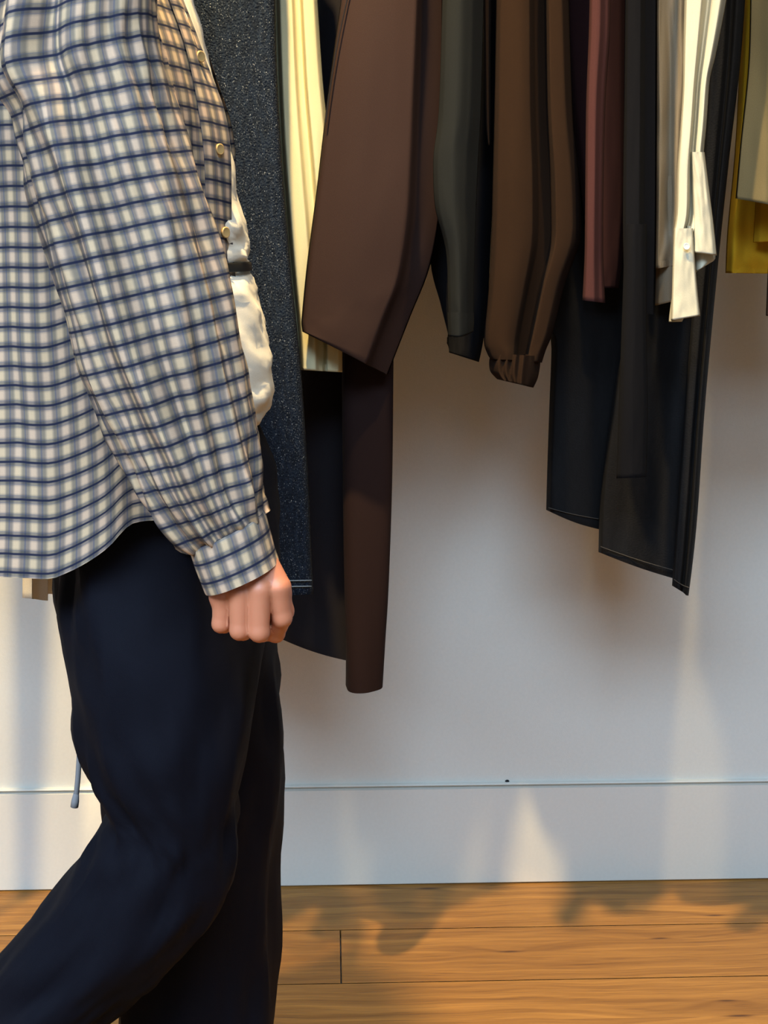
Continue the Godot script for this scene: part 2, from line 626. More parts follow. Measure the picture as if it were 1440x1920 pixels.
func materials() -> void:
	wob.seed = 4
	wob.frequency = 0.05
	wob.fractal_octaves = 2
	var paint := StandardMaterial3D.new()
	paint.albedo_texture = tone(Color(0.825, 0.82, 0.775), Color(0.84, 0.835, 0.79), 0.05, 21)
	paint.roughness = 0.75
	paint.normal_enabled = true
	paint.normal_texture = weave(2.0, 31, 0.16)
	paint.normal_scale = 0.22
	paint.uv1_triplanar = true
	paint.uv1_world_triplanar = true
	paint.uv1_scale = Vector3.ONE * 9.0
	M.paint = paint
	var gloss := paint.duplicate() as StandardMaterial3D
	gloss.roughness = 0.4
	gloss.normal_scale = 0.05
	M.gloss = gloss
	var taupe := paint.duplicate() as StandardMaterial3D
	taupe.albedo_texture = tone(Color(0.42, 0.40, 0.38), Color(0.46, 0.44, 0.42), 0.02, 22)
	M.taupe = taupe
	M.ceiling = plain(Color(0.85, 0.84, 0.82), 0.9)
	M.oak = [oak(11, 0.02), oak(23, -0.06), oak(37, 0.08), oak(51, -0.01)]
	M.chip = plain(Color(0.09, 0.09, 0.09), 0.9)
	M.steel = plain(Color(0.12, 0.12, 0.12), 0.4, 0.8)
	M.denim = denim(Color(0.05, 0.08, 0.12), Color(0.21, 0.28, 0.37), 4200, 3)
	M.jean = denim(Color(0.038, 0.036, 0.038), Color(0.10, 0.098, 0.10), 0, 9)
	M.jean.roughness = 0.8
	M.jean.normal_scale = 0.15
	M.thread = plain(Color(0.50, 0.56, 0.60), 0.9)
	M.tan_thread = plain(Color(0.22, 0.20, 0.17), 0.9)
	M.cream = cloth(Color(0.78, 0.74, 0.58), 0.04, 0.95, 3.0, 0.03)
	M.jacket = cloth(Color(0.18, 0.124, 0.105), 0.06, 0.8, 1.5, 0.05)
	M.coat = cloth(Color(0.135, 0.083, 0.072), 0.06, 0.85, 1.5, 0.05)
	M.near_black = cloth(Color(0.11, 0.10, 0.11), 0.08, 0.8, 1.5, 0.05)
	M.green = cloth(Color(0.105, 0.11, 0.103), 0.08, 0.95, 2.0, 0.05)
	M.black = cloth(Color(0.045, 0.045, 0.055), 0.1, 0.95, 2.0, 0.05)
	M.wool = cloth(Color(0.155, 0.099, 0.055), 0.25, 1.0, 8.0, 0.03)
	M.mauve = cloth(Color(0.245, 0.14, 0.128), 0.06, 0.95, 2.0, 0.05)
	M.wine_shade = cloth(Color(0.14, 0.07, 0.07), 0.06, 0.95, 2.0, 0.05)
	M.charcoal = cloth(Color(0.048, 0.048, 0.058), 0.12, 1.0, 4.0, 0.04)
	M.white = cloth(Color(0.72, 0.695, 0.60), 0.03, 0.85, 1.2, 0.05)
	M.dim_taupe = cloth(Color(0.52, 0.465, 0.375), 0.04, 0.5, 1.0, 0.05)
	M.khaki = cloth(Color(0.44, 0.395, 0.275), 0.05, 0.95, 1.5, 0.05)
	M.mustard = cloth(Color(0.74, 0.56, 0.11), 0.05, 0.9, 1.5, 0.05)
	M.beige = cloth(Color(0.80, 0.76, 0.68), 0.04, 0.9, 1.5, 0.05)
	M.check = checks()
	M.tee = cloth(Color(0.87, 0.84, 0.76), 0.04, 0.95, 2.0, 0.04)
	M.navy = cloth(Color(0.024, 0.026, 0.058), 0.08, 0.8, 1.5, 0.05)
	M.skin = plain(Color(0.72, 0.45, 0.32), 0.5)
	M.skin.subsurf_scatter_enabled = true
	M.skin.subsurf_scatter_strength = 0.15
	M.hair = plain(Color(0.06, 0.045, 0.04), 0.5)
	M.belt = plain(Color(0.06, 0.055, 0.045), 0.5)
	M.button = plain(Color(0.72, 0.58, 0.36), 0.3)
	M.cord = cloth(Color(0.52, 0.51, 0.50), 0.1, 0.9, 2.0, 0.02)
	M.shoe = plain(Color(0.05, 0.05, 0.055), 0.45)
	M.rubber = plain(Color(0.75, 0.73, 0.68), 0.7)
	M.eye = plain(Color(0.9, 0.88, 0.85), 0.2)
	M.iris = plain(Color(0.1, 0.06, 0.04), 0.2)
	M.lip = plain(Color(0.62, 0.34, 0.30), 0.5)
	M.wood = plain(Color(0.55, 0.4, 0.25), 0.5)
	var glow := plain(Color(1, 0.9, 0.75), 0.5)
	glow.emission_enabled = true
	glow.emission = Color(1, 0.85, 0.62)
	glow.emission_energy_multiplier = 4.0
	M.glow = glow
	var glass := plain(Color(0.95, 0.97, 1.0, 0.06), 0.02)
	glass.transparency = BaseMaterial3D.TRANSPARENCY_ALPHA
	M.glass = glass

# ---------------------------------------------------------------- the build
func _ready() -> void:
	# camera
	var cam := Camera3D.new()
	cam.name = "camera"
	cam.position = eye
	cam.basis = look
	cam.fov = rad_to_deg(2 * atan(960.0 / FOCAL))
	cam.near = 0.05
	cam.far = 60
	cam.current = true
	add_child(cam)
	# sky and exposure
	var env := Environment.new()
	var sky := Sky.new()
	var sm := ProceduralSkyMaterial.new()
	sm.sky_top_color = Color(0.45, 0.60, 0.85)
	sm.sky_horizon_color = Color(0.75, 0.82, 0.92)
	sm.ground_bottom_color = Color(0.32, 0.31, 0.30)
	sm.ground_horizon_color = Color(0.60, 0.62, 0.64)
	sky.sky_material = sm
	env.background_mode = Environment.BG_SKY
	env.sky = sky
	env.background_energy_multiplier = 1.0
	env.ambient_light_source = Environment.AMBIENT_SOURCE_DISABLED
	env.tonemap_mode = Environment.TONE_MAPPER_LINEAR
	env.tonemap_exposure = 1.14
	env.sdfgi_enabled = true
	env.ssao_enabled = true
	env.ssil_enabled = true
	var we := WorldEnvironment.new()
	we.name = "world"
	we.environment = env
	add_child(we)
	# daylight that enters through the skylight behind the photographer
	var day := AreaLight3D.new()
	day.name = "skylight_daylight"
	day.area_size = Vector2(3.9, 1.5)
	day.position = Vector3(-1.1, 2.96, 3.4)
	day.rotation_degrees.x = -90
	day.light_color = Color(0.765, 0.875, 1.0)
	day.light_energy = 40.0
	day.area_range = 30
	day.shadow_enabled = true
	add_child(day)

	materials()
	room()
	lamps()
	rail()
	clothes()
	person()

func lamps() -> void:
	# a ceiling track with spot heads in front of the rail
	var z := 1.2
	var t := part("lamp_track", box(Vector3(-2.6, 2.865, z - 0.018), Vector3(2.6, 2.9, z + 0.018), 0.003), M.steel)
	tag(t, "black ceiling track that carries the spot lamps", "track")
	for k in 3:
		var x: float = [-0.95, -0.2, 0.42][k]
		var aim: Vector3 = [Vector3(-0.72, 0.2, 0.3), Vector3(0.05, 0.3, 0.4), Vector3(0.6, 0.1, 0.45)][k]
		var c := Vector3(x, 2.72, z)
		var d := (aim - c).normalized()
		var o := thing("spot_lamp", "black spot lamp on the ceiling track, %s" % ["leftmost of three", "middle of three", "rightmost of three"][k], "lamp", c, "spot lamps on the track")
		part("stem", bar([Vector3(x, 2.865, z), c], 0.008), M.steel, o)
		part("can", turned(c, d, [[0.0, -0.06], [0.03, -0.06], [0.036, -0.054], [0.036, 0.07], [0.033, 0.07], [0.033, 0.045], [0.0, 0.045]]), M.steel, o)
		part("bulb", turned(c, d, [[0.0, 0.052], [0.028, 0.052], [0.028, 0.048], [0.0, 0.048]]), M.glow, o)
		var l := SpotLight3D.new()
		l.name = "light"
		l.light_color = Color(1.0, 0.87, 0.63)
		l.light_energy = [8.5, 8.0, 2.0][k]
		l.spot_angle = [20.0, 32.0, 30.0][k]
		l.spot_angle_attenuation = 0.9
		l.light_size = 0.028
		l.spot_range = 12
		l.spot_attenuation = 2
		l.shadow_enabled = true
		o.add_child(l)
		l.look_at_from_position(c + d * 0.075, aim)

func room() -> void:
	var wb := structure("wall_back", box(Vector3(-3.6, -0.1, -0.12), Vector3(3.6, 2.9, 0)), M.paint)
	structure("wall_left", box(Vector3(-3.72, -0.1, -0.12), Vector3(-3.6, 2.9, 4.7)), M.taupe)
	structure("wall_right", box(Vector3(3.6, -0.1, -0.12), Vector3(3.72, 2.9, 4.7)), M.taupe)
	structure("wall_front", box(Vector3(-3.72, -0.1, 4.7), Vector3(3.72, 2.9, 4.82)), M.taupe)
	# ceiling with a skylight opening, a frame and three panes
	var b := buf()
	box_into(b, Vector3(-3.72, 2.9, -0.12), Vector3(3.72, 3.02, 2.6))
	box_into(b, Vector3(-3.72, 2.9, 4.2), Vector3(3.72, 3.02, 4.82))
	box_into(b, Vector3(-3.72, 2.9, 2.6), Vector3(-3.1, 3.02, 4.2))
	box_into(b, Vector3(0.9, 2.9, 2.6), Vector3(3.72, 3.02, 4.2))
	structure("ceiling", made(b), M.ceiling)
	b = buf()
	for x in [-3.07, -1.77, -0.43, 0.87]:
		box_into(b, Vector3(x - 0.03, 2.97, 2.6), Vector3(x + 0.03, 3.05, 4.2), 0.004)
	for z in [2.63, 4.17]:
		box_into(b, Vector3(-3.04, 2.975, z - 0.03), Vector3(0.84, 3.045, z + 0.03), 0.004)
	var w := structure("window_1", made(b), M.steel)
	for x in [-3.04, -1.72, -0.40]:
		structure("pane", box(Vector3(x, 3.005, 2.66), Vector3(x + 1.24, 3.011, 4.14)), M.glass, w)
	# baseboard with a bevelled top that leaves a fine line under the wall
	var prof := [Vector2(0, 0.2015), Vector2(0.0085, 0.201), Vector2(0.010, 0.1998), Vector2(0.010, 0.1988), Vector2(0.002, 0.1982), Vector2(0.002, 0.1922), Vector2(0.010, 0.1917), Vector2(0.010, 0.0035), Vector2(0.008, 0.0015), Vector2(0, 0.0015)]
	b = buf()
	var grid := []
	for p in prof:
		var line := PackedVector3Array()
		for x in [-3.6, -1.0, 1.0, 3.6]:
			line.append(Vector3(x, p.y, p.x))
		grid.append(line)
	for k in grid.size() - 1:
		sheet(b, [grid[k], grid[k + 1]])
	structure("baseboard_back", made(b), M.gloss)
	# a chip in the paint over the baseboard
	var cp := at(951, 1466, 0.0)
	part("chip", turned(cp, Vector3(0.1, 0.05, 1), [[0.005, -0.001], [0.0042, 0.0012], [0.0022, 0.003], [0.0, 0.003]], 9), M.chip, wb)
	# floor: a sub-floor and planks laid along the wall
	var fl := structure("floor", box(Vector3(-3.72, -0.1, -0.12), Vector3(3.72, -0.016, 4.82)), M.ceiling)
	var wide := 0.1805
	var long := 1.52
	var shapes := []
	for k in 3:
		shapes.append(plank(long, wide, [0.0, 0.21, -0.17][k]))
	var joint := at(639, 1795, 0.0)                      # the one plank end in view
	joint = floor_at(639, 1795)
	var rng := RandomNumberGenerator.new()
	rng.seed = 8
	for j in 31:
		var z := wide * j + 0.0
		var off: float = [1.02, 0.0, 1.2, 0.41, 0.9, 0.22][j % 6]
		for i in range(-4, 4):
			var x0 := joint.x + off + i * long
			var lo := maxf(x0, -3.6)
			var hi := minf(x0 + long, 3.6)
			if hi - lo < 0.05 or z > 4.65:
				continue
			var o := MeshInstance3D.new()
			o.name = "plank"
			o.mesh = shapes[rng.randi() % 3] if hi - lo > long - 0.001 else plank(hi - lo, wide, 0.0)
			o.material_override = M.oak[rng.randi() % 4]
			o.position = Vector3(lo, 0, z)
			fl.add_child(o, true)

func floor_at(x: float, y: float) -> Vector3:
	var d := look * Vector3((x - 720.0) / FOCAL, (960.0 - y) / FOCAL, -1)
	return eye - d * (eye.y / d.y)

func plank(length: float, wide: float, slide: float) -> ArrayMesh:
	var b := buf()
	box_into(b, Vector3(0.0005, -0.016, 0.0004), Vector3(length - 0.0005, 0, wide - 0.0004), 0.0007)
	for k in b.t.size():
		var p: Vector3 = b.v[k]
		b.t[k] = Vector2(p.x / 1.52 + slide, p.z / 0.1805)
	return made(b)

func rail() -> void:
	var o := thing("clothes_rail", "black steel clothes rail fixed along the white wall above the clothes", "rail", Vector3(0, 1.78, 0.33))
	part("bar", bar([Vector3(-2.2, 1.78, 0.33), Vector3(2.2, 1.78, 0.33)], 0.0125, 16), M.steel, o)
	for x in [-2.0, 2.0]:
		part("bracket", bar([Vector3(x, 1.78, 0.33), Vector3(x, 1.80, 0.15), Vector3(x, 1.81, 0.0)], 0.009), M.steel, o)
		part("wall_plate", turned(Vector3(x, 1.81, 0), Vector3(0, 0, 1), [[0.0, 0.008], [0.033, 0.008], [0.035, 0.005], [0.035, 0.0]]), M.steel, o)

func garment(called: String, label: String, category: String, x: float, y: float, z: float) -> Node3D:
	var w := at(x, y, z)
	var o := thing(called, label, category, w)
	var hx := at(x, 60, 0.33).x
	for v in hung:                                        # hooks keep a little apart on the rail
		if absf(v - hx) < 0.03:
			hx = v + 0.03
	hung.append(hx)
	var top := at(x, -30, z)
	var hook := [Vector3(top.x, 1.742, z), Vector3(top.x, 1.751, z - 0.01), Vector3(hx, 1.757, 0.37), Vector3(hx, 1.762, 0.353)]
	for k in 12:
		var a := lerpf(-0.6, 3.9, k / 11.0)
		hook.append(Vector3(hx, 1.78 + 0.0158 * sin(a), 0.33 + 0.0158 * cos(a)))
	part("hanger", bar(hook, 0.0018, 6), M.steel, o, "steel hanger hook")
	return o

func clothes() -> void:
	var o: Node3D
	var pts: PackedVector3Array
	# pale garment that shows under the hem of the shirt
	o = garment("beige_shirt", "beige long shirt whose square hem shows just under the checked shirt tail", "shirt", 100, 1110, 0.48)
	part("body", drape([[30, -30, 170, -30], [36, 400, 160, 400], [40, 800, 140, 800], [42, 1040, 128, 1030], [43, 1113, 122, 1114]], 0.50, {"hang": true, "profile": [[0, -0.03], [0.1, 0], [0.25, 0.01], [0.3, -0.05], [0.9, -0.07], [1, -0.1]], "depth": 0.28, "thin": 0.3}), M.beige, o)
	part("front_edge", drape([[44, 300, 96, 300], [43, 800, 92, 800], [42, 1121, 90, 1126]], 0.53, {"profile": [[0, -0.012], [0.08, 0], [0.38, 0.004], [0.42, -0.01], [1, -0.05]], "depth": 0.02, "noise": 0.001}), M.beige, o)
	# unseen garments behind the person and left of the frame, added to shade the wall
	o = garment("added_navy_shirt", "added navy shirt on the rail, unseen behind the walking person, beside the flecked denim", "shirt", 255, 940, 0.50)
	part("body", drape([[184, -30, 322, -30], [186, 300, 330, 300], [188, 700, 330, 700], [192, 940, 326, 950]], 0.52, {"hang": true, "depth": 0.3, "thin": 0.3}), M.near_black, o)
	o = garment("added_grey_shirt", "added grey shirt on the rail, unseen just past the left edge of the photo", "shirt", -140, 520, 0.48)
	part("body", drape([[-292, -30, -34, -30], [-290, 120, -34, 120], [-262, 320, -34, 320], [-240, 460, -34, 470]], 0.50, {"hang": true, "depth": 0.2, "thin": 0.5}), M.green, o)
	o = garment("added_brown_coat", "added brown coat on the rail, unseen far past the left edge of the photo", "coat", -480, 900, 0.48)
	part("body", drape([[-620, -30, -336, -30], [-620, 300, -338, 300], [-615, 600, -338, 600], [-610, 900, -338, 900]], 0.50, {"hang": true, "depth": 0.2, "thin": 0.5}), M.coat, o)
	# flecked denim
	o = garment("denim_jeans", "dark flecked denim jeans with pale hem stitching beside the walking person's hand", "jeans", 440, 1110, 0.57)
	var leg := [[330, -30, 516, -30], [350, 120, 519, 120], [372, 300, 529, 300], [392, 500, 545, 500], [410, 700, 565, 700], [424, 900, 578, 900], [434, 1030, 584, 1040], [440, 1122, 588, 1114]]
	var shape := [[0, -0.05], [0.1, -0.01], [0.5, 0.006], [0.9, 0.0], [0.97, -0.006], [1, -0.02]]
	part("leg", drape(leg, 0.585, {"hang": true, "profile": shape, "depth": 0.16, "thin": 0.3, "noise": 0.006}), M.denim, o)
	for k in 2:
		pts = PackedVector3Array()
		for i in 30:
			var s := 0.02 + 0.97 * i / 29.0
			pts.append(at(lerpf(437, 586, s), lerpf(1094, 1087, s) + k * 11.0 - 1.5 * sin(s * PI), 0.585 + 0.0035 + along(shape, s)))
		part("stitching", strip(pts, Vector3(0, -0.0014, 0), Vector3(0, 0, 0.0012)), M.thread, o, "pale hem stitching")
	# cream shirt
	o = garment("cream_shirt", "cream crinkled shirt between the flecked denim and the wide brown jacket", "shirt", 560, 690, 0.46)
	part("body", drape([[510, -30, 594, -30], [514, 150, 606, 150], [520, 300, 622, 300], [534, 480, 638, 480], [548, 600, 642, 600], [553, 660, 642, 660], [554, 693, 642, 698]], 0.486, {"hang": true, "noise": 0.003, "depth": 0.03, "profile": [[0, -0.045], [0.1, -0.04], [0.17, 0.0], [0.42, 0.004], [0.5, -0.010], [0.6, -0.014], [0.68, 0.006], [0.9, 0.002], [1, -0.02]]}), M.cream, o)
	# long coat; the shade on its side is put in as near black
	o = garment("long_coat", "long dark brown coat with a rolled front edge, lowest hem on the rail", "coat", 640, 1240, 0.34)
	part("body", drape([[560, -30, 740, -30], [545, 300, 730, 300], [525, 700, 715, 700], [505, 1000, 700, 1000], [485, 1178, 690, 1246]], 0.355, {"hang": true, "depth": 0.16, "wave": 10.0, "thin": 0.3, "profile": [[0, -0.1], [0.3, -0.03], [0.7, 0.0], [1, 0.045]]}), M.near_black, o, "side of the coat with shade put in as near black")
	var b := buf()
	tube(b, [[644, 590, 738, 590], [641, 700, 735, 700], [641, 900, 732, 900], [643, 1100, 725, 1100], [645, 1200, 719, 1200], [646, 1288, 714, 1288]], 0.42, 0.030, {"fold": "coat"})
	part("front_edge", made(b), M.coat, o, "rolled dark brown front edge")
	# wide jacket
	o = garment("brown_jacket", "wide brown jacket with a slanted hem and a fine seam on its left edge", "jacket", 700, 660, 0.54)
	part("body", drape([[643, -30, 831, -30], [612, 200, 830, 150], [593, 360, 829, 280], [576, 490, 826, 390], [566, 590, 806, 500], [565, 606, 770, 592], [567, 622, 727, 702]], 0.525, {"hang": true, "noise": 0.002, "depth": 0.001, "profile": [[0, -0.012], [0.03, 0.0], [0.4, 0.012], [0.74, 0.004], [0.8, -0.02], [1, -0.05]]}), M.jacket, o)
	pts = PackedVector3Array()
	for i in 20:
		var t := i / 19.0
		pts.append(at(lerpf(654, 609, t) - 4 * sin(t * PI), lerpf(-20, 230, t), 0.5295 + 0.003))
	part("seam", strip(pts, Vector3(0.0018, 0, 0), Vector3(0, 0, 0.001)), M.near_black, o, "fine dark seam")
	# black garment behind the green one
	o = garment("black_cardigan", "black cardigan showing as a short black corner below the green-grey sleeve", "cardigan", 878, 670, 0.43)
	part("body", drape([[806, -30, 932, -30], [808, 300, 926, 300], [806, 480, 918, 500], [826, 570, 914, 580], [841, 632, 906, 640], [842, 661, 898, 679]], 0.44, {"hang": true, "depth": 0.30, "thin": 0.15}), M.black, o)
	# green-grey sleeve
	o = garment("green_shirt", "dark green-grey shirt sleeve between the brown jacket and the brown wool sleeve", "shirt", 865, 630, 0.56)
	part("sleeve", drape([[830, -30, 908, -30], [823, 200, 902, 200], [812, 300, 897, 300], [815, 385, 893, 390], [836, 470, 890, 480], [840, 560, 888, 560], [841, 600, 888, 600]], 0.575, {"hang": true, "depth": 0.02, "noise": 0.002, "profile": [[0, -0.02], [0.12, -0.004], [0.42, 0.005], [0.7, -0.008], [1, -0.045]]}), M.green, o)
	part("cuff", drape([[839, 585, 889, 586], [840, 610, 889, 608], [841, 631, 888, 622]], 0.578, {"depth": 0.02, "wave": 5.0, "rows": 8, "noise": 0.0, "profile": [[0, -0.02], [0.12, -0.004], [0.42, 0.005], [0.7, -0.008], [1, -0.045]]}), M.green, o)
	# thin tan edge
	o = garment("tan_jacket", "narrow tan edge of a jacket in the dark gap left of the wool sleeve", "jacket", 914, 260, 0.49)
	part("body", drape([[906, -30, 922, -30], [907, 30, 921, 30], [909, 140, 920, 140], [911, 230, 920, 230], [915, 272, 919, 272]], 0.50, {"hang": true, "depth": 0.01, "cols": 16, "noise": 0.0, "profile": [[0, -0.004], [0.3, 0.004], [0.65, 0.002], [0.72, -0.015], [1, -0.03]]}), M.wool, o)
	# brown wool
	o = garment("wool_jacket", "brown felted wool jacket sleeve with a gathered ribbed cuff", "jacket", 985, 700, 0.50)
	part("sleeve", drape([[931, -30, 1066, -30], [927, 200, 1074, 200], [924, 330, 1086, 330], [921, 450, 1090, 440], [915, 560, 1060, 530], [907, 635, 1037, 622], [914, 664, 1024, 655], [921, 674, 1016, 680]], 0.53, {"hang": true, "depth": 0.07, "thin": 0.5, "noise": 0.003, "profile": [[0, -0.03], [0.06, -0.004], [0.3, 0.006], [0.46, 0.0], [0.52, -0.055], [0.66, -0.06], [0.72, -0.018], [0.9, -0.022], [1, -0.075]]}), M.wool, o)
	part("cuff", drape([[921, 662, 1014, 668], [917, 678, 1012, 690], [919, 696, 1008, 710], [932, 711, 1000, 727]], 0.535, {"depth": 0.07, "rows": 12, "cols": 60, "noise": 0.0, "profile": [[0, -0.04], [0.12, -0.012], [0.2, 0.0], [0.27, -0.004], [0.34, 0.002], [0.42, -0.004], [0.5, 0.003], [0.58, -0.004], [0.66, 0.001], [0.74, -0.01], [0.85, -0.02], [1, -0.05]]}), M.wool, o)
	# mauve sleeve, and its body with shade put into a darker wine colour
	o = garment("mauve_shirt", "slim mauve-red sleeve with a straight open cuff in front of dark garments", "shirt", 1120, 566, 0.42)
	part("body", drape([[1050, -30, 1180, -30], [1062, 150, 1178, 150], [1088, 350, 1175, 350], [1104, 480, 1168, 480], [1108, 540, 1160, 540]], 0.41, {"hang": true, "depth": 0.012, "noise": 0.002}), M.wine_shade, o)
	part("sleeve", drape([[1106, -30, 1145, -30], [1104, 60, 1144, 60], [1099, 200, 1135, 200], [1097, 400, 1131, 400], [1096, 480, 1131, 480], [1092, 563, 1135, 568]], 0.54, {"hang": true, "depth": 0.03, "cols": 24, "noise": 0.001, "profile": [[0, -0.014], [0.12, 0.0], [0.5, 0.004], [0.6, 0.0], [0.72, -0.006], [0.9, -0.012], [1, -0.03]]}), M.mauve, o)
	# black jeans
	o = garment("black_jeans", "black jeans hanging in stepped layers, lowest of the dark clothes on the right", "jeans", 1290, 1090, 0.40)
	part("leg", drape([[1000, -30, 1190, -30], [1000, 300, 1190, 300], [1002, 500, 1182, 500], [1014, 600, 1178, 610], [1034, 645, 1175, 650], [1030, 760, 1160, 760], [1026, 880, 1145, 890], [1024, 956, 1140, 996]], 0.335, {"hang": true, "depth": 0.14, "thin": 0.3, "wave": 5.0, "profile": [[0, -0.03], [0.08, 0], [0.5, 0.006], [1, 0.0]]}), M.jean, o)
	part("leg", drape([[1206, -30, 1380, -30], [1200, 300, 1350, 300], [1186, 550, 1328, 550], [1150, 740, 1308, 760], [1127, 920, 1298, 930], [1122, 1035, 1275, 1088]], 0.39, {"hang": true, "depth": 0.22, "thin": 0.15, "wave": 3.0, "noise": 0.005, "profile": [[0, -0.02], [0.04, 0], [0.4, 0.006], [0.7, -0.004], [1, 0.0]]}), M.jean, o)
	part("leg_side", drape([[1335, -30, 1399, -30], [1328, 120, 1388, 120], [1318, 300, 1367, 300], [1304, 500, 1346, 500], [1284, 760, 1322, 760], [1270, 950, 1309, 950], [1264, 1040, 1300, 1045], [1260, 1098, 1291, 1117]], 0.42, {"hang": true, "depth": 0.03, "cols": 24, "noise": 0.003, "profile": [[0, -0.012], [0.1, 0.0], [0.45, 0.004], [0.6, -0.008], [0.75, 0.006], [0.9, 0.0], [1, -0.02]]}), M.jean, o)
	for e in [[1028, 951, 1122, 972, 0.342], [1126, 1024, 1262, 1068, 0.398], [1263, 1085, 1292, 1101, 0.426]]:
		pts = PackedVector3Array()
		for i in 24:
			var s := i / 23.0
			pts.append(at(lerpf(e[0], e[2], s), lerpf(e[1], e[3], s) + 2.0 * sin(s * PI), e[4]))
		part("stitching", strip(pts, Vector3(0, -0.0012, 0), Vector3(0, 0, 0.001)), M.tan_thread, o, "dull brown hem stitching")
	# charcoal knit
	o = garment("charcoal_cardigan", "charcoal knit cardigan with a long narrow sleeve over the black jeans", "cardigan", 1200, 890, 0.48)
	part("body", drape([[1172, -30, 1230, -30], [1170, 200, 1229, 200], [1168, 420, 1228, 420], [1172, 580, 1225, 590]], 0.515, {"hang": true, "depth": 0.015, "noise": 0.002, "profile": [[0, -0.03], [0.1, 0.0], [0.5, 0.004], [0.58, -0.008], [0.66, -0.025], [1, -0.035]]}), M.charcoal, o)
	part("sleeve", drape([[1172, 420, 1212, 420], [1166, 600, 1212, 600], [1160, 760, 1215, 760], [1156, 897, 1212, 895]], 0.525, {"depth": 0.02, "cols": 24, "noise": 0.002}), M.charcoal, o)
	# dim strip beside the white shirt; its dimness is put into the cloth colour
	o = garment("dim_strip", "dim taupe strip of cloth with two hems between the charcoal cardigan and the white shirt", "shirt", 1258, 560, 0.43)
	part("body", drape([[1231, -30, 1300, -30], [1231, 200, 1296, 200], [1230, 400, 1292, 400], [1229, 504, 1290, 494]], 0.445, {"hang": true, "depth": 0.012, "noise": 0.008, "profile": [[0, -0.01], [0.1, 0], [0.4, -0.010], [0.7, 0.0], [1, -0.01]]}), M.dim_taupe, o)
	part("back_panel", drape([[1232, 330, 1292, 330], [1231, 450, 1290, 450], [1228, 573, 1280, 561]], 0.43, {"depth": 0.01, "noise": 0.002}), M.dim_taupe, o)
	# white shirt
	o = garment("white_shirt", "white cotton shirt with an open cuff hanging in front of the black jeans", "shirt", 1270, 600, 0.52)
	part("sleeve", drape([[1284, -30, 1368, -30], [1282, 50, 1353, 50], [1281, 110, 1341, 108], [1280, 170, 1331, 150], [1275, 250, 1325, 230], [1270, 320, 1319, 300], [1268, 400, 1316, 400], [1263, 436, 1304, 438]], 0.55, {"hang": true, "depth": 0.04, "noise": 0.002, "profile": [[0, -0.02], [0.06, 0.0], [0.4, 0.006], [0.46, -0.006], [0.56, -0.02], [0.68, -0.004], [0.85, 0.002], [1, -0.03]]}), M.white, o)
	part("sleeve_flap", drape([[1294, 285, 1321, 285], [1296, 340, 1329, 350], [1297, 410, 1338, 420], [1297, 473, 1344, 479]], 0.552, {"depth": 0.03, "noise": 0.003, "cols": 24, "profile": [[0, -0.02], [0.15, 0], [0.5, 0.003], [0.85, 0.0], [1, -0.012]]}), M.white, o)
	part("flap_lining", drape([[1298, 440, 1340, 440], [1299, 480, 1342, 482], [1302, 512, 1330, 494]], 0.535, {"depth": 0.02, "noise": 0.001, "cols": 16, "rows": 10}), M.white, o)
	part("cuff", drape([[1264, 428, 1300, 428], [1262, 470, 1302, 470], [1260, 540, 1307, 535], [1258, 601, 1313, 592]], 0.556, {"depth": 0.03, "noise": 0.002, "cols": 24, "profile": [[0, -0.012], [0.06, 0.0], [0.5, 0.002], [0.94, 0.0], [1, -0.01]]}), M.white, o)
	part("cuff_facing", drape([[1262, 540, 1290, 538], [1255, 590, 1284, 588], [1254, 604, 1279, 603]], 0.546, {"depth": 0.02, "noise": 0.001, "cols": 16, "rows": 8}), M.white, o)
	part("button", turned(at(1287, 462, 0.562), Vector3(0, 0, 1), [[0.0, 0.0012], [0.0035, 0.0012], [0.0042, 0.002], [0.0046, 0.0012], [0.0046, 0.0], [0, 0]], 14), M.tee, o)
	# khaki, mustard and brown at the right edge
	o = garment("khaki_shirt", "khaki short garment at the right edge of the photo above a mustard one", "shirt", 1440, 385, 0.47)
	part("body", drape([[1407, -30, 1620, -30], [1403, 120, 1620, 120], [1388, 270, 1622, 270], [1379, 372, 1625, 400]], 0.49, {"hang": true, "depth": 0.02, "wave": 6.0, "noise": 0.004, "profile": [[0, -0.05], [0.08, -0.035], [0.25, 0.0], [0.6, 0.006], [1, -0.02]]}), M.khaki, o)
	o = garment("mustard_shirt", "mustard yellow garment hanging below the khaki one at the right edge", "shirt", 1415, 505, 0.35)
	part("body", drape([[1392, -30, 1500, -30], [1380, 250, 1500, 250], [1364, 430, 1500, 430], [1360, 512, 1505, 514]], 0.36, {"hang": true, "depth": 0.03, "noise": 0.010, "profile": [[0, -0.03], [0.1, 0], [0.35, -0.01], [0.55, 0.004], [1, 0.0]]}), M.mustard, o)
	part("sleeve", drape([[1418, 250, 1500, 250], [1416, 380, 1500, 380], [1412, 455, 1500, 450]], 0.395, {"depth": 0.015, "noise": 0.002}), M.mustard, o)
	o = garment("brown_shirt", "dark brown garment just entering at the right edge beside the mustard one", "shirt", 1560, 590, 0.56)
	part("body", drape([[1452, -30, 1700, -30], [1448, 300, 1700, 300], [1438, 540, 1690, 540], [1436, 592, 1685, 610]], 0.57, {"hang": true, "depth": 0.03}), M.coat, o)

var hung := []
var nz := FastNoiseLite.new()

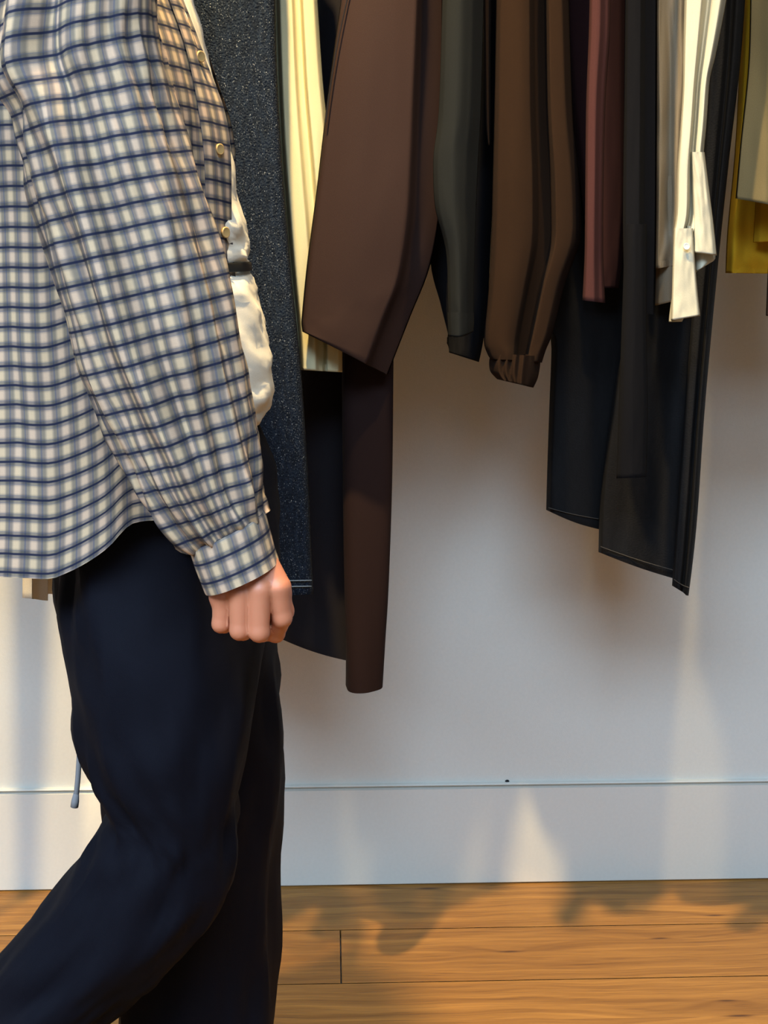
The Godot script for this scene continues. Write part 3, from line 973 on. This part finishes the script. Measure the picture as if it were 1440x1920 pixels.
# how far the cloth of each kind of piece stands out at angle a and length t
func folded(kind: String, a: float, t: float) -> float:
	if kind == "coat":
		return 0.003 * sin(a * 3.0 + t * 2.0)
	if kind == "soft":
		return 0.016 * nz.get_noise_3d(cos(a) * 1.1, sin(a) * 1.1, t * 3.0) + 0.007 * nz.get_noise_3d(cos(a) * 3.0 + 9, sin(a) * 3.0, t * 5.0)
	if kind == "puff":
		return 0.007 * nz.get_noise_3d(cos(a) * 1.6, sin(a) * 1.6 + 4, t * 6.0)
	if kind == "hang":
		var side := sin(a)
		var r := 0.012 * nz.get_noise_3d(cos(a) * 1.4 + 20, sin(a) * 1.4, t * 1.6)
		r += 0.006 * nz.get_noise_3d(cos(a) * 4.0 + 20, sin(a) * 4.0, t * 2.4)
		r += 0.020 * exp(-pow((a - 1.95 - 0.5 * t) / 0.13, 2.0)) * smoothstep(0.35, 0.7, t) * maxf(side, 0.0)
		r += 0.016 * exp(-pow((a - 2.5 + 0.6 * (t - 0.6)) / 0.12, 2.0)) * smoothstep(0.4, 0.8, t)
		return r
	if kind == "arm_fold":
		var r := 0.013 * nz.get_noise_3d(cos(a) * 1.5 + 40, sin(a) * 1.5, t * 2.2)
		r += 0.008 * nz.get_noise_3d(cos(a) * 3.5 + 40, sin(a) * 3.5, t * 4.0)
		r += 0.014 * exp(-pow((a - 2.25 + 0.75 * t) / 0.16, 2.0)) * smoothstep(0.02, 0.2, t) * (1.0 - smoothstep(0.75, 0.95, t))
		r -= 0.012 * exp(-pow((a - 1.85 + 0.55 * t) / 0.15, 2.0)) * smoothstep(0.05, 0.2, t) * (1.0 - smoothstep(0.7, 0.9, t))
		r += 0.007 * exp(-pow((a - 0.9 + 0.2 * t) / 0.14, 2.0)) * smoothstep(0.5, 0.7, t) * (1.0 - smoothstep(0.88, 0.97, t))
		r -= 0.012 * exp(-pow((a - 1.2 + 0.25 * t) / 0.10, 2.0)) * smoothstep(0.55, 0.75, t) * (1.0 - smoothstep(0.88, 0.97, t))
		return r
	return 0.0

func over_hem(p: Vector3) -> float:                     # how far a point of the shirt lies above its hem
	if p.z > 0.97:
		var q := seen(p)
		return (torso_hem(q.x) - q.y) * 0.0005
	return p.y - 0.875

func shirt_tail(grid: Array) -> Array:
	var h := grid.size()
	var w: int = grid[0].size()
	var res := []
	var cut := []
	for i in w:
		var stop := 1.0
		for j in range(1, h):
			var p: Vector3 = grid[j][i]
			var low: float = -over_hem(p)
			if low > 0.0:
				var high := over_hem(grid[j - 1][i])
				stop = (j - 1 + high / maxf(high + low, 0.0001)) / (h - 1)
				break
		cut.append(stop)
	for i in range(1, w - 1):                            # the cut is evened out a little
		cut[i] = (cut[i - 1] + cut[i] * 2 + cut[i + 1]) / 4.0
	for j in h:
		var line := PackedVector3Array()
		for i in w:
			var f: float = float(j) / (h - 1) * cut[i] * (h - 1)
			var k := mini(int(f), h - 2)
			line.append((grid[k][i] as Vector3).lerp(grid[k + 1][i], f - k))
		res.append(line)
	return res

func torso_hem(x: float) -> float:                        # the shirt tail as the photograph shows it, by image column
	return along([[-300, 1090], [0, 1082], [95, 1086], [125, 1075], [200, 1030], [252, 979], [308, 975], [330, 1036], [380, 1042], [520, 1030]], x)

func person() -> void:
	var foot := at(300, 2280, 0.95)
	var o := thing("person", "person in a blue checked shirt and navy trousers walking past the rail", "person", Vector3(foot.x, 0, 0.95))
	nz = noise_at(1.0, 3, 77)
	# ---- trousers: the standing leg with the hips, and the trailing leg
	var b := buf()
	tube(b, [[70, 770, 468, 770], [85, 860, 505, 860], [100, 960, 522, 960], [118, 1080, 531, 1080], [140, 1200, 531, 1200], [170, 1310, 528, 1310], [200, 1420, 524, 1420], [215, 1540, 520, 1540], [222, 1680, 514, 1680], [225, 1820, 510, 1820], [226, 1920, 507, 1920], [222, 2080, 505, 2080], [218, 2262, 505, 2262]], [[0, 0.93], [0.4, 0.92], [0.7, 0.88], [1, 0.87]], [[0, 0.13], [0.25, 0.135], [0.55, 0.10], [1, 0.10]], {"fold": "soft", "rows": 60})
	tube(b, [[128, 880, 450, 880], [119, 1075, 505, 1085], [130, 1200, 492, 1210], [147, 1310, 478, 1340], [166, 1405, 464, 1450], [196, 1472, 452, 1530], [214, 1510, 438, 1605], [192, 1562, 402, 1692], [140, 1640, 352, 1770], [60, 1730, 290, 1832], [-20, 1812, 215, 1888], [-150, 1930, 70, 2000], [-300, 2050, -95, 2125], [-370, 2105, -180, 2180]], [[0, 1.0], [0.3, 1.04], [1, 1.06]], [[0, 0.08], [0.2, 0.10], [0.6, 0.085], [1, 0.08]], {"fold": "soft", "rows": 70})
	part("trousers", made(b), M.navy, o, "loose navy trousers")
	# ---- drawstring that swings out behind the seat
	var cs := []
	for e in [[165, 1150, 0.985], [150, 1250, 0.975], [147, 1330, 0.97], [150, 1400, 0.97], [146, 1460, 0.97], [143, 1492, 0.97]]:
		cs.append(at(e[0], e[1], e[2]))
	var cord := part("drawstring", bar(cs, 0.0030, 8), M.cord, o, "grey cord swinging behind the leg")
	part("cord_end", bar([at(143, 1488, 0.97), at(141, 1502, 0.97), at(139.5, 1513, 0.97)], [0.0032, 0.0044, 0.0044], 10), M.cord, cord)
	# ---- white tee
	b = buf()
	tube(b, [[60, -160, 296, -160], [30, -60, 340, -60], [20, 40, 374, 40], [20, 140, 401, 140], [20, 240, 424, 240], [20, 320, 440, 320], [20, 400, 457, 400], [20, 445, 467, 445], [30, 478, 466, 478], [50, 494, 460, 494]], 0.95, [[0, 0.13], [1, 0.14]], {"fold": "puff", "rows": 44})
	tube(b, [[50, 500, 460, 500], [40, 512, 470, 511], [35, 550, 484, 548], [35, 600, 498, 600], [35, 650, 505, 650], [35, 700, 514, 700], [40, 745, 514, 745], [50, 780, 496, 778], [60, 802, 472, 800]], 0.95, [[0, 0.135], [0.5, 0.15], [1, 0.14]], {"fold": "puff", "rows": 36})
	part("tee_shirt", made(b), M.tee, o, "off-white tee bloused over a belt")
	b = buf()
	tube(b, [[46, 491, 468, 491], [44, 493, 471, 493], [44, 506, 472, 506], [46, 508, 469, 508]], 0.95, 0.146, {"rows": 8})
	part("belt", made(b), M.belt, o, "thin black belt")
	# ---- checked shirt: body open at the front
	var shirt := Node3D.new()
	shirt.name = "shirt"
	o.add_child(shirt)
	shirt.set_meta("label", "blue and cream checked shirt worn open")
	b = buf()
	var body_rows := [[20, -330, 240, -330], [-60, -240, 290, -240], [-100, -120, 325, -120], [-110, 0, 366, 0], [-110, 130, 412, 130], [-105, 250, 440, 250], [-100, 430, 446, 430], [-100, 600, 458, 600], [-105, 760, 480, 760], [-110, 920, 492, 920], [-115, 1100, 488, 1100], [-115, 1200, 488, 1200]]
	var deep := [[0, 0.06], [0.12, 0.15], [0.2, 0.185], [0.5, 0.185], [1, 0.18]]
	var grid := tube(b, body_rows, 0.95, deep, {"fold": "hang", "rows": 120, "cols": 150, "from": 335.0, "to": 18.0, "wrap": false, "hem": true})
	part("body", made(b), M.check, shirt)
	# placket along the near front edge, and its buttons
	var front := []
	var w: int = grid[0].size()
	for j in range(14, grid.size() - 1, 2):
		front.append(grid[j])
	b = buf()
	var strip_rows := []
	for r in front:
		var line := PackedVector3Array()
		for i in 6:
			var p: Vector3 = r[w - 8 + i] if i < 5 else r[w - 2]
			line.append(p + Vector3(0.002, 0, 0.003 if i > 0 else 0.0))
		line.append((r[w - 1] as Vector3) + Vector3(0.004, 0, 0.001))
		strip_rows.append(line)
	sheet(b, strip_rows)
	part("placket", made(b), M.check, shirt)
	for y in [110.0, 270.0, 435.0, 600.0, 765.0]:
		var best := Vector3.ZERO
		var gap := 1e9
		for r in front:
			var p: Vector3 = r[w - 4]
			if absf(seen(p).y - y) < gap:
				gap = absf(seen(p).y - y)
				best = p
		part("button", turned(best + Vector3(0.003, 0, 0.004), Vector3(0.75, 0, 0.65), [[0.0, 0.0016], [0.0035, 0.0016], [0.0045, 0.0026], [0.0055, 0.002], [0.0055, 0.0], [0, 0]], 16), M.button, shirt)
	# collar
	b = buf()
	tube(b, [[95, -395, 265, -380], [80, -360, 290, -345], [65, -325, 300, -305]], 0.95, [[0, 0.075], [1, 0.095]], {"rows": 8, "from": 330.0, "to": 30.0, "wrap": false})
	part("collar", made(b), M.check, shirt)
	# ---- sleeves
	b = buf()
	var sleeve_rows := [[95, -330, 230, -300], [50, -260, 285, -240], [28, -140, 302, -160], [14, 0, 302, -50], [-3, 140, 306, 60], [26, 215, 322, 150], [44, 285, 342, 230], [62, 370, 364, 310], [92, 475, 396, 410], [126, 590, 424, 520], [160, 700, 444, 625], [202, 790, 460, 720], [243, 868, 471, 800], [283, 940, 481, 880], [325, 1003, 491, 938], [352, 1036, 496, 966]]
	tube(b, sleeve_rows, [[0, 1.10], [0.1, 1.17], [0.25, 1.2], [1, 1.2]], [[0, 0.03], [0.08, 0.06], [0.2, 0.075], [0.6, 0.068], [0.85, 0.055], [0.95, 0.045], [1, 0.037]], {"fold": "arm_fold", "rows": 110, "cols": 84})
	part("sleeve", made(b), M.check, shirt)
	b = buf()
	tube(b, [[354, 1026, 494, 958], [357, 1034, 498, 964], [366, 1062, 508, 1000], [377, 1090, 516, 1030], [385, 1110, 523, 1050], [387, 1108, 521, 1049], [372, 1070, 508, 1012]], 1.2, [[0, 0.036], [0.15, 0.040], [0.8, 0.040], [0.9, 0.037], [1, 0.034]], {"rows": 26, "cols": 64})
	part("cuff", made(b), M.check, shirt)
	b = buf()
	var far_rows := [[100, -330, 235, -300], [60, -260, 270, -240], [30, -140, 270, -140], [0, 0, 250, 10], [-40, 150, 215, 180], [-90, 330, 160, 380], [-140, 500, 100, 560], [-190, 640, 40, 700], [-240, 760, -30, 830], [-290, 860, -120, 930], [-310, 890, -160, 960]]
	tube(b, far_rows, [[0, 0.80], [0.1, 0.75], [0.3, 0.735], [1, 0.74]], [[0, 0.03], [0.08, 0.05], [0.2, 0.06], [0.8, 0.05], [1, 0.037]], {"fold": "arm_fold", "rows": 60, "cols": 48})
	part("sleeve", made(b), M.check, shirt)
	# ---- body: one skin surface, mostly under the clothes
	b = buf()
	var neck: Vector3 = at(175, -340, 0.95)
	var chest: Vector3 = at(175, 20, 0.95)
	var waist: Vector3 = at(235, 520, 0.95)
	var hip: Vector3 = at(300, 880, 0.95)
	var knee1: Vector3 = at(370, 1600, 0.90)
	var ank1: Vector3 = at(360, 2200, 0.88)
	var knee2: Vector3 = at(312, 1600, 1.05)
	var ank2: Vector3 = at(-275, 2150, 1.06)
	var sh1: Vector3 = at(165, -230, 1.12)
	var el1: Vector3 = at(265, 480, 1.2)
	var wr1: Vector3 = at(440, 1010, 1.2)
	var sh2: Vector3 = at(165, -230, 0.78)
	var el2: Vector3 = at(20, 420, 0.74)
	var wr2: Vector3 = at(-230, 905, 0.74)
	bones_mesh(b, [
		[neck + Vector3(0, 0.08, 0), neck, 0.045, 0.05], [neck, chest, 0.05, 0.08], [chest, waist, 0.08, 0.08], [waist, hip, 0.08, 0.08],
		[sh1, chest, 0.045, 0.06], [sh2, chest, 0.045, 0.06], [sh1, el1, 0.045, 0.036], [el1, wr1, 0.036, 0.026], [sh2, el2, 0.042, 0.034], [el2, wr2, 0.034, 0.026],
		[hip + Vector3(0, -0.02, 0.03), knee2, 0.06, 0.05], [hip + Vector3(0, -0.02, -0.04), knee1, 0.06, 0.05], [knee1, ank1, 0.048, 0.034], [knee2, ank2, 0.042, 0.03]], 0.016, 0.03)
	hand(b, wr1, 1.0)
	hand_far(b, wr2)
	head(b, neck)
	part("body", made(b), M.skin, o)
	face(o, neck)
	shoe(o, ank1 + Vector3(0.0, 0, 0), 0.0, 0.0)
	shoe(o, ank2, 0.6, 0.0)

func hand(b: Dictionary, wrist: Vector3, _s: float) -> void:
	var z := 1.2
	var w := at(456, 1058, z + 0.004)
	var mcp := [at(418, 1120, z + 0.012), at(450, 1112, z + 0.020), at(486, 1107, z + 0.022), at(519, 1104, z + 0.016)]
	var pip := [at(414, 1170, z + 0.012), at(449, 1182, z + 0.022), at(486, 1185, z + 0.024), at(529, 1158, z + 0.014)]
	var dip := [at(420, 1172, z - 0.012), at(456, 1184, z - 0.008), at(492, 1186, z - 0.006), at(517, 1188, z - 0.006)]
	var tip := [at(428, 1140, z - 0.020), at(461, 1150, z - 0.018), at(492, 1155, z - 0.016), at(508, 1165, z - 0.020)]
	var r0 := [0.0098, 0.0108, 0.0112, 0.0110]
	var r1 := [0.0080, 0.0088, 0.0092, 0.0090]
	var palm := [[wrist, w, 0.026, 0.026]]
	for k in 4:
		palm.append([w + Vector3((k - 1.5) * 0.009, 0, 0), mcp[k] - Vector3(0, 0, 0.004), 0.019, 0.0135])
		palm.append([at(440 + 12 * k, 1075, z - 0.006), at(425 + 31 * k, 1125, z - 0.004), 0.015, 0.010])
	var all := palm.duplicate()
	for k in 4:
		all.append([mcp[k], pip[k], r0[k], r1[k]])
		all.append([pip[k], dip[k], r1[k], r1[k] - 0.0007])
		all.append([dip[k], tip[k], r1[k] - 0.0007, r1[k] - 0.0014])
	# thumb, from the side of the palm near its base, closed against the index finger
	all.append([at(492, 1072, z - 0.010), at(522, 1110, z - 0.024), 0.015, 0.0125])
	all.append([at(522, 1110, z - 0.024), at(530, 1146, z - 0.028), 0.0115, 0.0105])
	all.append([at(530, 1146, z - 0.028), at(520, 1172, z - 0.030), 0.0105, 0.0085])
	bones_mesh(b, all, 0.002, 0.0032)

func hand_far(b: Dictionary, wrist: Vector3) -> void:
	var d := Vector3(-0.3, -0.95, 0).normalized()
	var side := Vector3(0.95, -0.3, 0)
	var all := [[wrist, wrist + d * 0.03, 0.026, 0.026]]
	for k in 4:
		var m: Vector3 = wrist + d * (0.095 + [0.0, 0.006, 0.007, 0.002][k]) + side * (k - 1.5) * 0.02
		var p: Vector3 = m + d * 0.034 + Vector3(0, 0, 0.006)
		var q: Vector3 = p + d * 0.018 + Vector3(0, 0, 0.018)
		all.append([wrist + d * 0.03 + side * (k - 1.5) * 0.01, m, 0.018, 0.013])
		all.append([m, p, 0.0105, 0.009])
		all.append([p, q, 0.009, 0.0085])
		all.append([q, q + Vector3(0, 0.006, 0.02), 0.0085, 0.0075])
	all.append([wrist + d * 0.04 + side * 0.02, wrist + d * 0.07 + side * 0.048 + Vector3(0, 0, 0.01), 0.015, 0.012])
	all.append([wrist + d * 0.07 + side * 0.048 + Vector3(0, 0, 0.01), wrist + d * 0.115 + side * 0.05 + Vector3(0, 0, 0.022), 0.0115, 0.009])
	bones_mesh(b, all, 0.004, 0.006)

func skull(neck: Vector3) -> Vector3:
	return neck + Vector3(0.035, 0.185, 0)

func head(b: Dictionary, neck: Vector3) -> void:
	var c := skull(neck)
	bones_mesh(b, [
		[neck + Vector3(0, 0.02, 0), c + Vector3(-0.02, -0.05, 0), 0.052, 0.056],
		[c + Vector3(-0.035, 0.035, 0), c + Vector3(0.03, 0.03, 0), 0.078, 0.072],
		[c + Vector3(0.03, 0.0, 0), c + Vector3(0.055, -0.075, 0), 0.06, 0.034],
		[c + Vector3(0.0, -0.05, 0.035), c + Vector3(0.06, -0.085, 0.008), 0.03, 0.024],
		[c + Vector3(0.0, -0.05, -0.035), c + Vector3(0.06, -0.085, -0.008), 0.03, 0.024],
		[c + Vector3(0.088, 0.012, 0), c + Vector3(0.112, -0.03, 0), 0.009, 0.013],
		[c + Vector3(0.088, 0.028, -0.028), c + Vector3(0.088, 0.028, 0.028), 0.012, 0.012],
		[c + Vector3(0.084, -0.06, -0.012), c + Vector3(0.084, -0.06, 0.012), 0.010, 0.010],
		[c + Vector3(-0.012, 0.012, 0.075), c + Vector3(-0.008, -0.028, 0.074), 0.014, 0.009],
		[c + Vector3(-0.012, 0.012, -0.075), c + Vector3(-0.008, -0.028, -0.074), 0.014, 0.009]], 0.006, 0.018)

func face(o: Node3D, neck: Vector3) -> void:
	var c := skull(neck)
	for s in [-1.0, 1.0]:
		var e := part("eye", turned(c + Vector3(0.078, 0.008, 0.03 * s), Vector3(1, 0, 0.2 * s), [[0.0, 0.0125], [0.006, 0.011], [0.0105, 0.006], [0.012, 0.0], [0.0, -0.005]], 16), M.eye, o)
		part("iris", turned(c + Vector3(0.078, 0.008, 0.03 * s), Vector3(1, 0, 0.2 * s), [[0.0, 0.0132], [0.005, 0.0122], [0.005, 0.009], [0, 0.009]], 14), M.iris, e)
	part("lips", bar([c + Vector3(0.088, -0.057, -0.022), c + Vector3(0.097, -0.055, -0.008), c + Vector3(0.097, -0.055, 0.008), c + Vector3(0.088, -0.057, 0.022)], [0.002, 0.005, 0.005, 0.002], 8), M.lip, o)
	var b := buf()
	bones_mesh(b, [
		[c + Vector3(-0.035, 0.05, 0), c + Vector3(0.025, 0.056, 0), 0.083, 0.070],
		[c + Vector3(-0.05, 0.02, 0.03), c + Vector3(-0.05, -0.05, 0.03), 0.06, 0.045],
		[c + Vector3(-0.05, 0.02, -0.03), c + Vector3(-0.05, -0.05, -0.03), 0.06, 0.045]], 0.008, 0.02)
	part("hair", made(b), M.hair, o)

func about(toe: Vector3, turn: Basis, p: Vector3) -> Vector3:
	return toe + turn * (p - toe)

func shoe(o: Node3D, ankle: Vector3, lift: float, _t: float) -> void:
	var turn := Basis(Vector3(0, 0, 1), -lift)
	var heel := Vector3(ankle.x - 0.03, 0.0, ankle.z)
	var toe := heel + Vector3(0.25, 0, 0)
	var b := buf()
	var z := ankle.z
	bones_mesh(b, [
		[about(toe, turn, Vector3(heel.x + 0.03, 0.05, z)), about(toe, turn, Vector3(heel.x + 0.035, 0.09, z)), 0.036, 0.036],
		[about(toe, turn, Vector3(heel.x + 0.03, 0.045, z)), about(toe, turn, Vector3(heel.x + 0.14, 0.05, z)), 0.036, 0.036],
		[about(toe, turn, Vector3(heel.x + 0.14, 0.045, z)), about(toe, turn, Vector3(heel.x + 0.215, 0.042, z)), 0.036, 0.028]], 0.008, 0.02)
	part("shoe", made(b), M.shoe, o)
	b = buf()
	bones_mesh(b, [
		[about(toe, turn, Vector3(heel.x + 0.025, 0.017, z)), about(toe, turn, Vector3(heel.x + 0.13, 0.017, z)), 0.017, 0.017],
		[about(toe, turn, Vector3(heel.x + 0.03, 0.017, z + 0.02)), about(toe, turn, Vector3(heel.x + 0.21, 0.017, z + 0.022)), 0.017, 0.017],
		[about(toe, turn, Vector3(heel.x + 0.03, 0.017, z - 0.02)), about(toe, turn, Vector3(heel.x + 0.21, 0.017, z - 0.022)), 0.017, 0.017]], 0.008, 0.02)
	part("sole", made(b), M.rubber, o)
